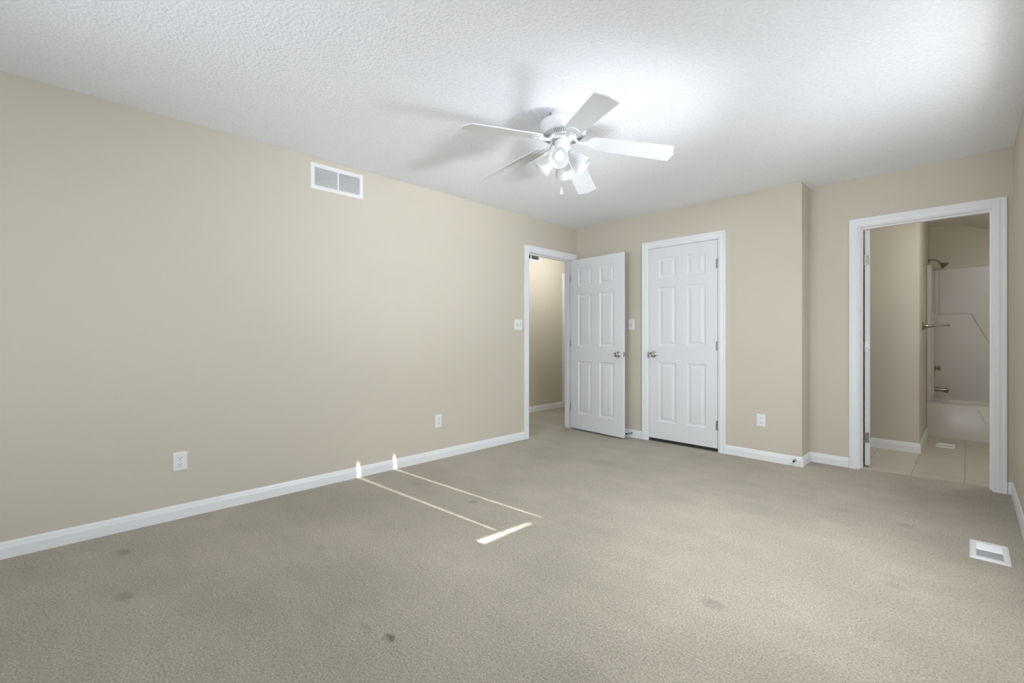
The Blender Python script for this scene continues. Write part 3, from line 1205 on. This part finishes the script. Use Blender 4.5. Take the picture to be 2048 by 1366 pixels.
dome_lamp('hall_ceiling_light', (-3.78, 5.05, H), 0.14, 25.0, (0.97, 0.985, 1.0), 'round frosted ceiling light in the hall')
dome_lamp('bath_ceiling_light', (0.45, 5.35, 2.23), 0.14, 17.5, (0.98, 0.985, 1.0), 'round frosted ceiling light in the bathroom')

# ------------------------------------------------------------------ ceiling fan
FAN = empty('ceiling_fan', (-1.694, 2.098, H), (R(-2.4), R(-0.5), 0))
tag(FAN, 'white five blade ceiling fan with four lit frosted shades', 'ceiling fan')
bm = BM()
lathe(bm, [(0.070, 0.002), (0.072, -0.010), (0.068, -0.040), (0.060, -0.062), (0.055, -0.075)], 40)
build('canopy', bm, 'fan', FAN, smooth=40)
bm = BM()
for a in (2.35, 2.55):
    tube(bm, [(0.070 * math.cos(R(-75 - a * 20)), 0.070 * math.sin(R(-75 - a * 20)), -0.010),
              (0.078 * math.cos(R(-75 - a * 20)), 0.078 * math.sin(R(-75 - a * 20)), -0.012),
              (0.079 * math.cos(R(-75 - a * 20)), 0.079 * math.sin(R(-75 - a * 20)), -0.006)], 0.0028, 8)
build('canopy_screw', bm, 'hinge', FAN, smooth=40)
bm = BM()
lathe(bm, [(0.050, -0.062), (0.100, -0.063), (0.130, -0.066), (0.137, -0.072), (0.1375, -0.078), (0.1345, -0.081), (0.1345, -0.112), (0.1365, -0.116), (0.1365, -0.124),
           (0.132, -0.131), (0.122, -0.137), (0.080, -0.149), (0.070, -0.152), (0.068, -0.150), (0.040, -0.148)], 64)
mh = build('motor_housing', bm, 'fan', FAN, smooth=35)
bm = BM()
NS = 60
for i in range(NS):
    a = 2 * math.pi * i / NS
    c, s = math.cos(a), math.sin(a)
    w = 0.0022
    pts = []
    for (r, z) in ((0.118, -0.1386), (0.086, -0.1478)):
        for e in (-1, 1):
            pts.append((r * c - e * w * s, r * s + e * w * c, z))
    lo = [bm.verts.new((x, y, z - 0.0006)) for (x, y, z) in pts]
    hi = [bm.verts.new((x, y, z + 0.004)) for (x, y, z) in pts]
    for f in ((0, 1, 3, 2),):
        bm.faces.new([lo[q] for q in f])
        bm.faces.new([hi[q] for q in f][::-1])
    for (p, q) in ((0, 1), (1, 3), (3, 2), (2, 0)):
        bm.faces.new((lo[p], lo[q], hi[q], hi[p]))
build('vent_slots', bm, 'groove', mh)
bm = BM()
lathe(bm, [(0.030, -0.146), (0.066, -0.147), (0.066, -0.158), (0.060, -0.162), (0.030, -0.162), (0.022, -0.178)], 40)
build('rotor_hub', bm, 'fan', FAN, smooth=35)
bm = BM()
lathe(bm, [(0.020, -0.168), (0.040, -0.169), (0.0455, -0.173), (0.0465, -0.180), (0.0465, -0.205), (0.0445, -0.212), (0.040, -0.216), (0.034, -0.217), (0.034, -0.222),
           (0.041, -0.226), (0.041, -0.240), (0.034, -0.248), (0.018, -0.253), (0.006, -0.256), (0, -0.260)], 40)
build('switch_housing', bm, 'fan', FAN, smooth=35)

# blades with their irons
ROOT_R, TIP_R = 0.150, 0.637
DROOP = math.atan(0.150)
bm = BM()
outline = []
hw0, hw1 = 0.054, 0.0665
for i in range(13):      # rounded root
    a = R(90 + 180 * i / 12)
    outline.append((ROOT_R + 0.045 + 0.045 * math.cos(a), hw0 * math.sin(a)))
rt = 0.014
for (sy) in (-1, 1):
    seq = []
    for i in range(5):
        a = R(-90 + 80 * i / 4)
        seq.append((TIP_R - rt + rt * math.cos(a), sy * -1 * 0 + (-hw1 + rt + rt * math.sin(a))))
    if sy == -1:
        outline += seq
        outline += [(TIP_R + 0.004, -0.030), (TIP_R + 0.010, -0.013), (TIP_R + 0.0135, 0.0), (TIP_R + 0.010, 0.013), (TIP_R + 0.004, 0.030)]
    else:
        outline += [(x, -y) for (x, y) in seq[::-1]]
prism(bm, outline, 'z', -0.003, 0.003)
bmesh.ops.recalc_face_normals(bm, faces=bm.faces)
blade_mesh = None
bm_iron = BM()
# arm from the hub, then a leaf shaped plate under the blade root
tube(bm_iron, [(0.056, 0, 0.020), (0.072, 0, 0.016), (0.084, 0, 0.004), (0.098, 0, -0.008), (0.120, 0, -0.0095), (0.150, 0, -0.009), (0.170, 0, -0.008)],
     [0.010, 0.010, 0.009, 0.009, 0.009, 0.008, 0.006], 10)
leaf = []
for i in range(28):
    a = 2 * math.pi * i / 28
    x = 0.172 + 0.050 * math.cos(a)
    y = 0.046 * math.sin(a) * (0.75 + 0.25 * math.cos(a)) * (1 + 0.10 * math.cos(5 * a))
    leaf.append((x, y))
prism(bm_iron, leaf, 'z', -0.0075, -0.003)
for (x, y) in ((0.168, 0.024), (0.168, -0.024), (0.200, 0.0)):
    lathe(bm_iron, [(0.0055, -0.0075), (0.0045, -0.0095), (0, -0.0102)], 12, Matrix.Translation((x, y, 0)))
for yy in (-0.024, -0.012, 0.0, 0.012, 0.024):
    tube(bm_iron, [(0.150, yy * 0.4, -0.0078), (0.175, yy * 0.8, -0.0084), (0.196, yy, -0.0078)], [0.0012, 0.0022, 0.0010], 6)
Z0 = -0.1585
first = None
for k in range(5):
    if first is None:
        b = build('blade', bm, 'blade', FAN)
        ir = build('blade_iron', bm_iron, 'fan', FAN, smooth=35)
        first = (b, ir)
    else:
        b, ir = first[0].copy(), first[1].copy()
        COL.objects.link(b)
        COL.objects.link(ir)
        b.parent = ir.parent = FAN
    for q in (b, ir):
        q.location = (0, 0, Z0)
        q.rotation_euler = (R(-11.2), DROOP, R(40.14 + 72 * k))

# four frosted shades on short arms
for k in range(4):
    az = R(-58 + 90 * k)
    c, s = math.cos(az), math.sin(az)
    d = Vector((c * 0.707, s * 0.707, -0.707))
    p0 = Vector((c * 0.030, s * 0.030, -0.232))
    neck = Vector((c * 0.046, s * 0.046, -0.247))
    bm = BM()
    tube(bm, [p0, p0 + Vector((c * 0.010, s * 0.010, -0.003)), neck - d * 0.004, neck + d * 0.010], [0.010, 0.011, 0.013, 0.0145], 14)
    lathe(bm, [(0.012, 0.0), (0.024, 0.002), (0.0265, 0.008), (0.0265, 0.018)], 24, Matrix.Translation(neck) @ d.to_track_quat('Z', 'Y').to_matrix().to_4x4())
    build('lamp_arm', bm, 'fan', FAN, smooth=40)
    rot = d.to_track_quat('Z', 'Y').to_euler()
    bm = BM()
    outp = [(0.0245, 0.008), (0.0250, 0.016), (0.030, 0.026), (0.038, 0.044), (0.0455, 0.066), (0.0510, 0.088), (0.0545, 0.106), (0.0570, 0.116)]
    inp = [(r_ - 0.003, z_) for (r_, z_) in outp]
    lathe(bm, outp + [(0.0560, 0.1175)] + inp[::-1], 40, caps=False)
    shd = build('lamp_shade', bm, 'frost', FAN, smooth=50)
    shd.location = neck
    shd.rotation_euler = rot
    bm = BM()
    lathe(bm, [(0.012, 0.012), (0.013, 0.030), (0.0135, 0.036), (0.019, 0.052), (0.0255, 0.066), (0.0275, 0.078), (0.0255, 0.090), (0.018, 0.1005), (0.008, 0.1045), (0, 0.105)], 28)
    build('bulb', bm, 'bulb', shd, smooth=60)
# pull chain
bm = BM()
for i in range(26):
    z = -0.255 - i * 0.0074
    lathe(bm, [(0, z + 0.0015), (0.0012, z + 0.0007), (0.0012, z - 0.0007), (0, z - 0.0015)], 6)
tube(bm, [(0, 0, -0.25), (0, 0, -0.446)], 0.0007, 5)
pc = build('pull_chain', bm, 'hinge', FAN)
bm = BM()
lathe(bm, [(0, -0.440), (0.0035, -0.442), (0.0045, -0.450), (0.0075, -0.466), (0.0092, -0.478), (0.0085, -0.485), (0.004, -0.488), (0, -0.488)], 18)
build('chain_pendant', bm, 'fan', pc, smooth=50)
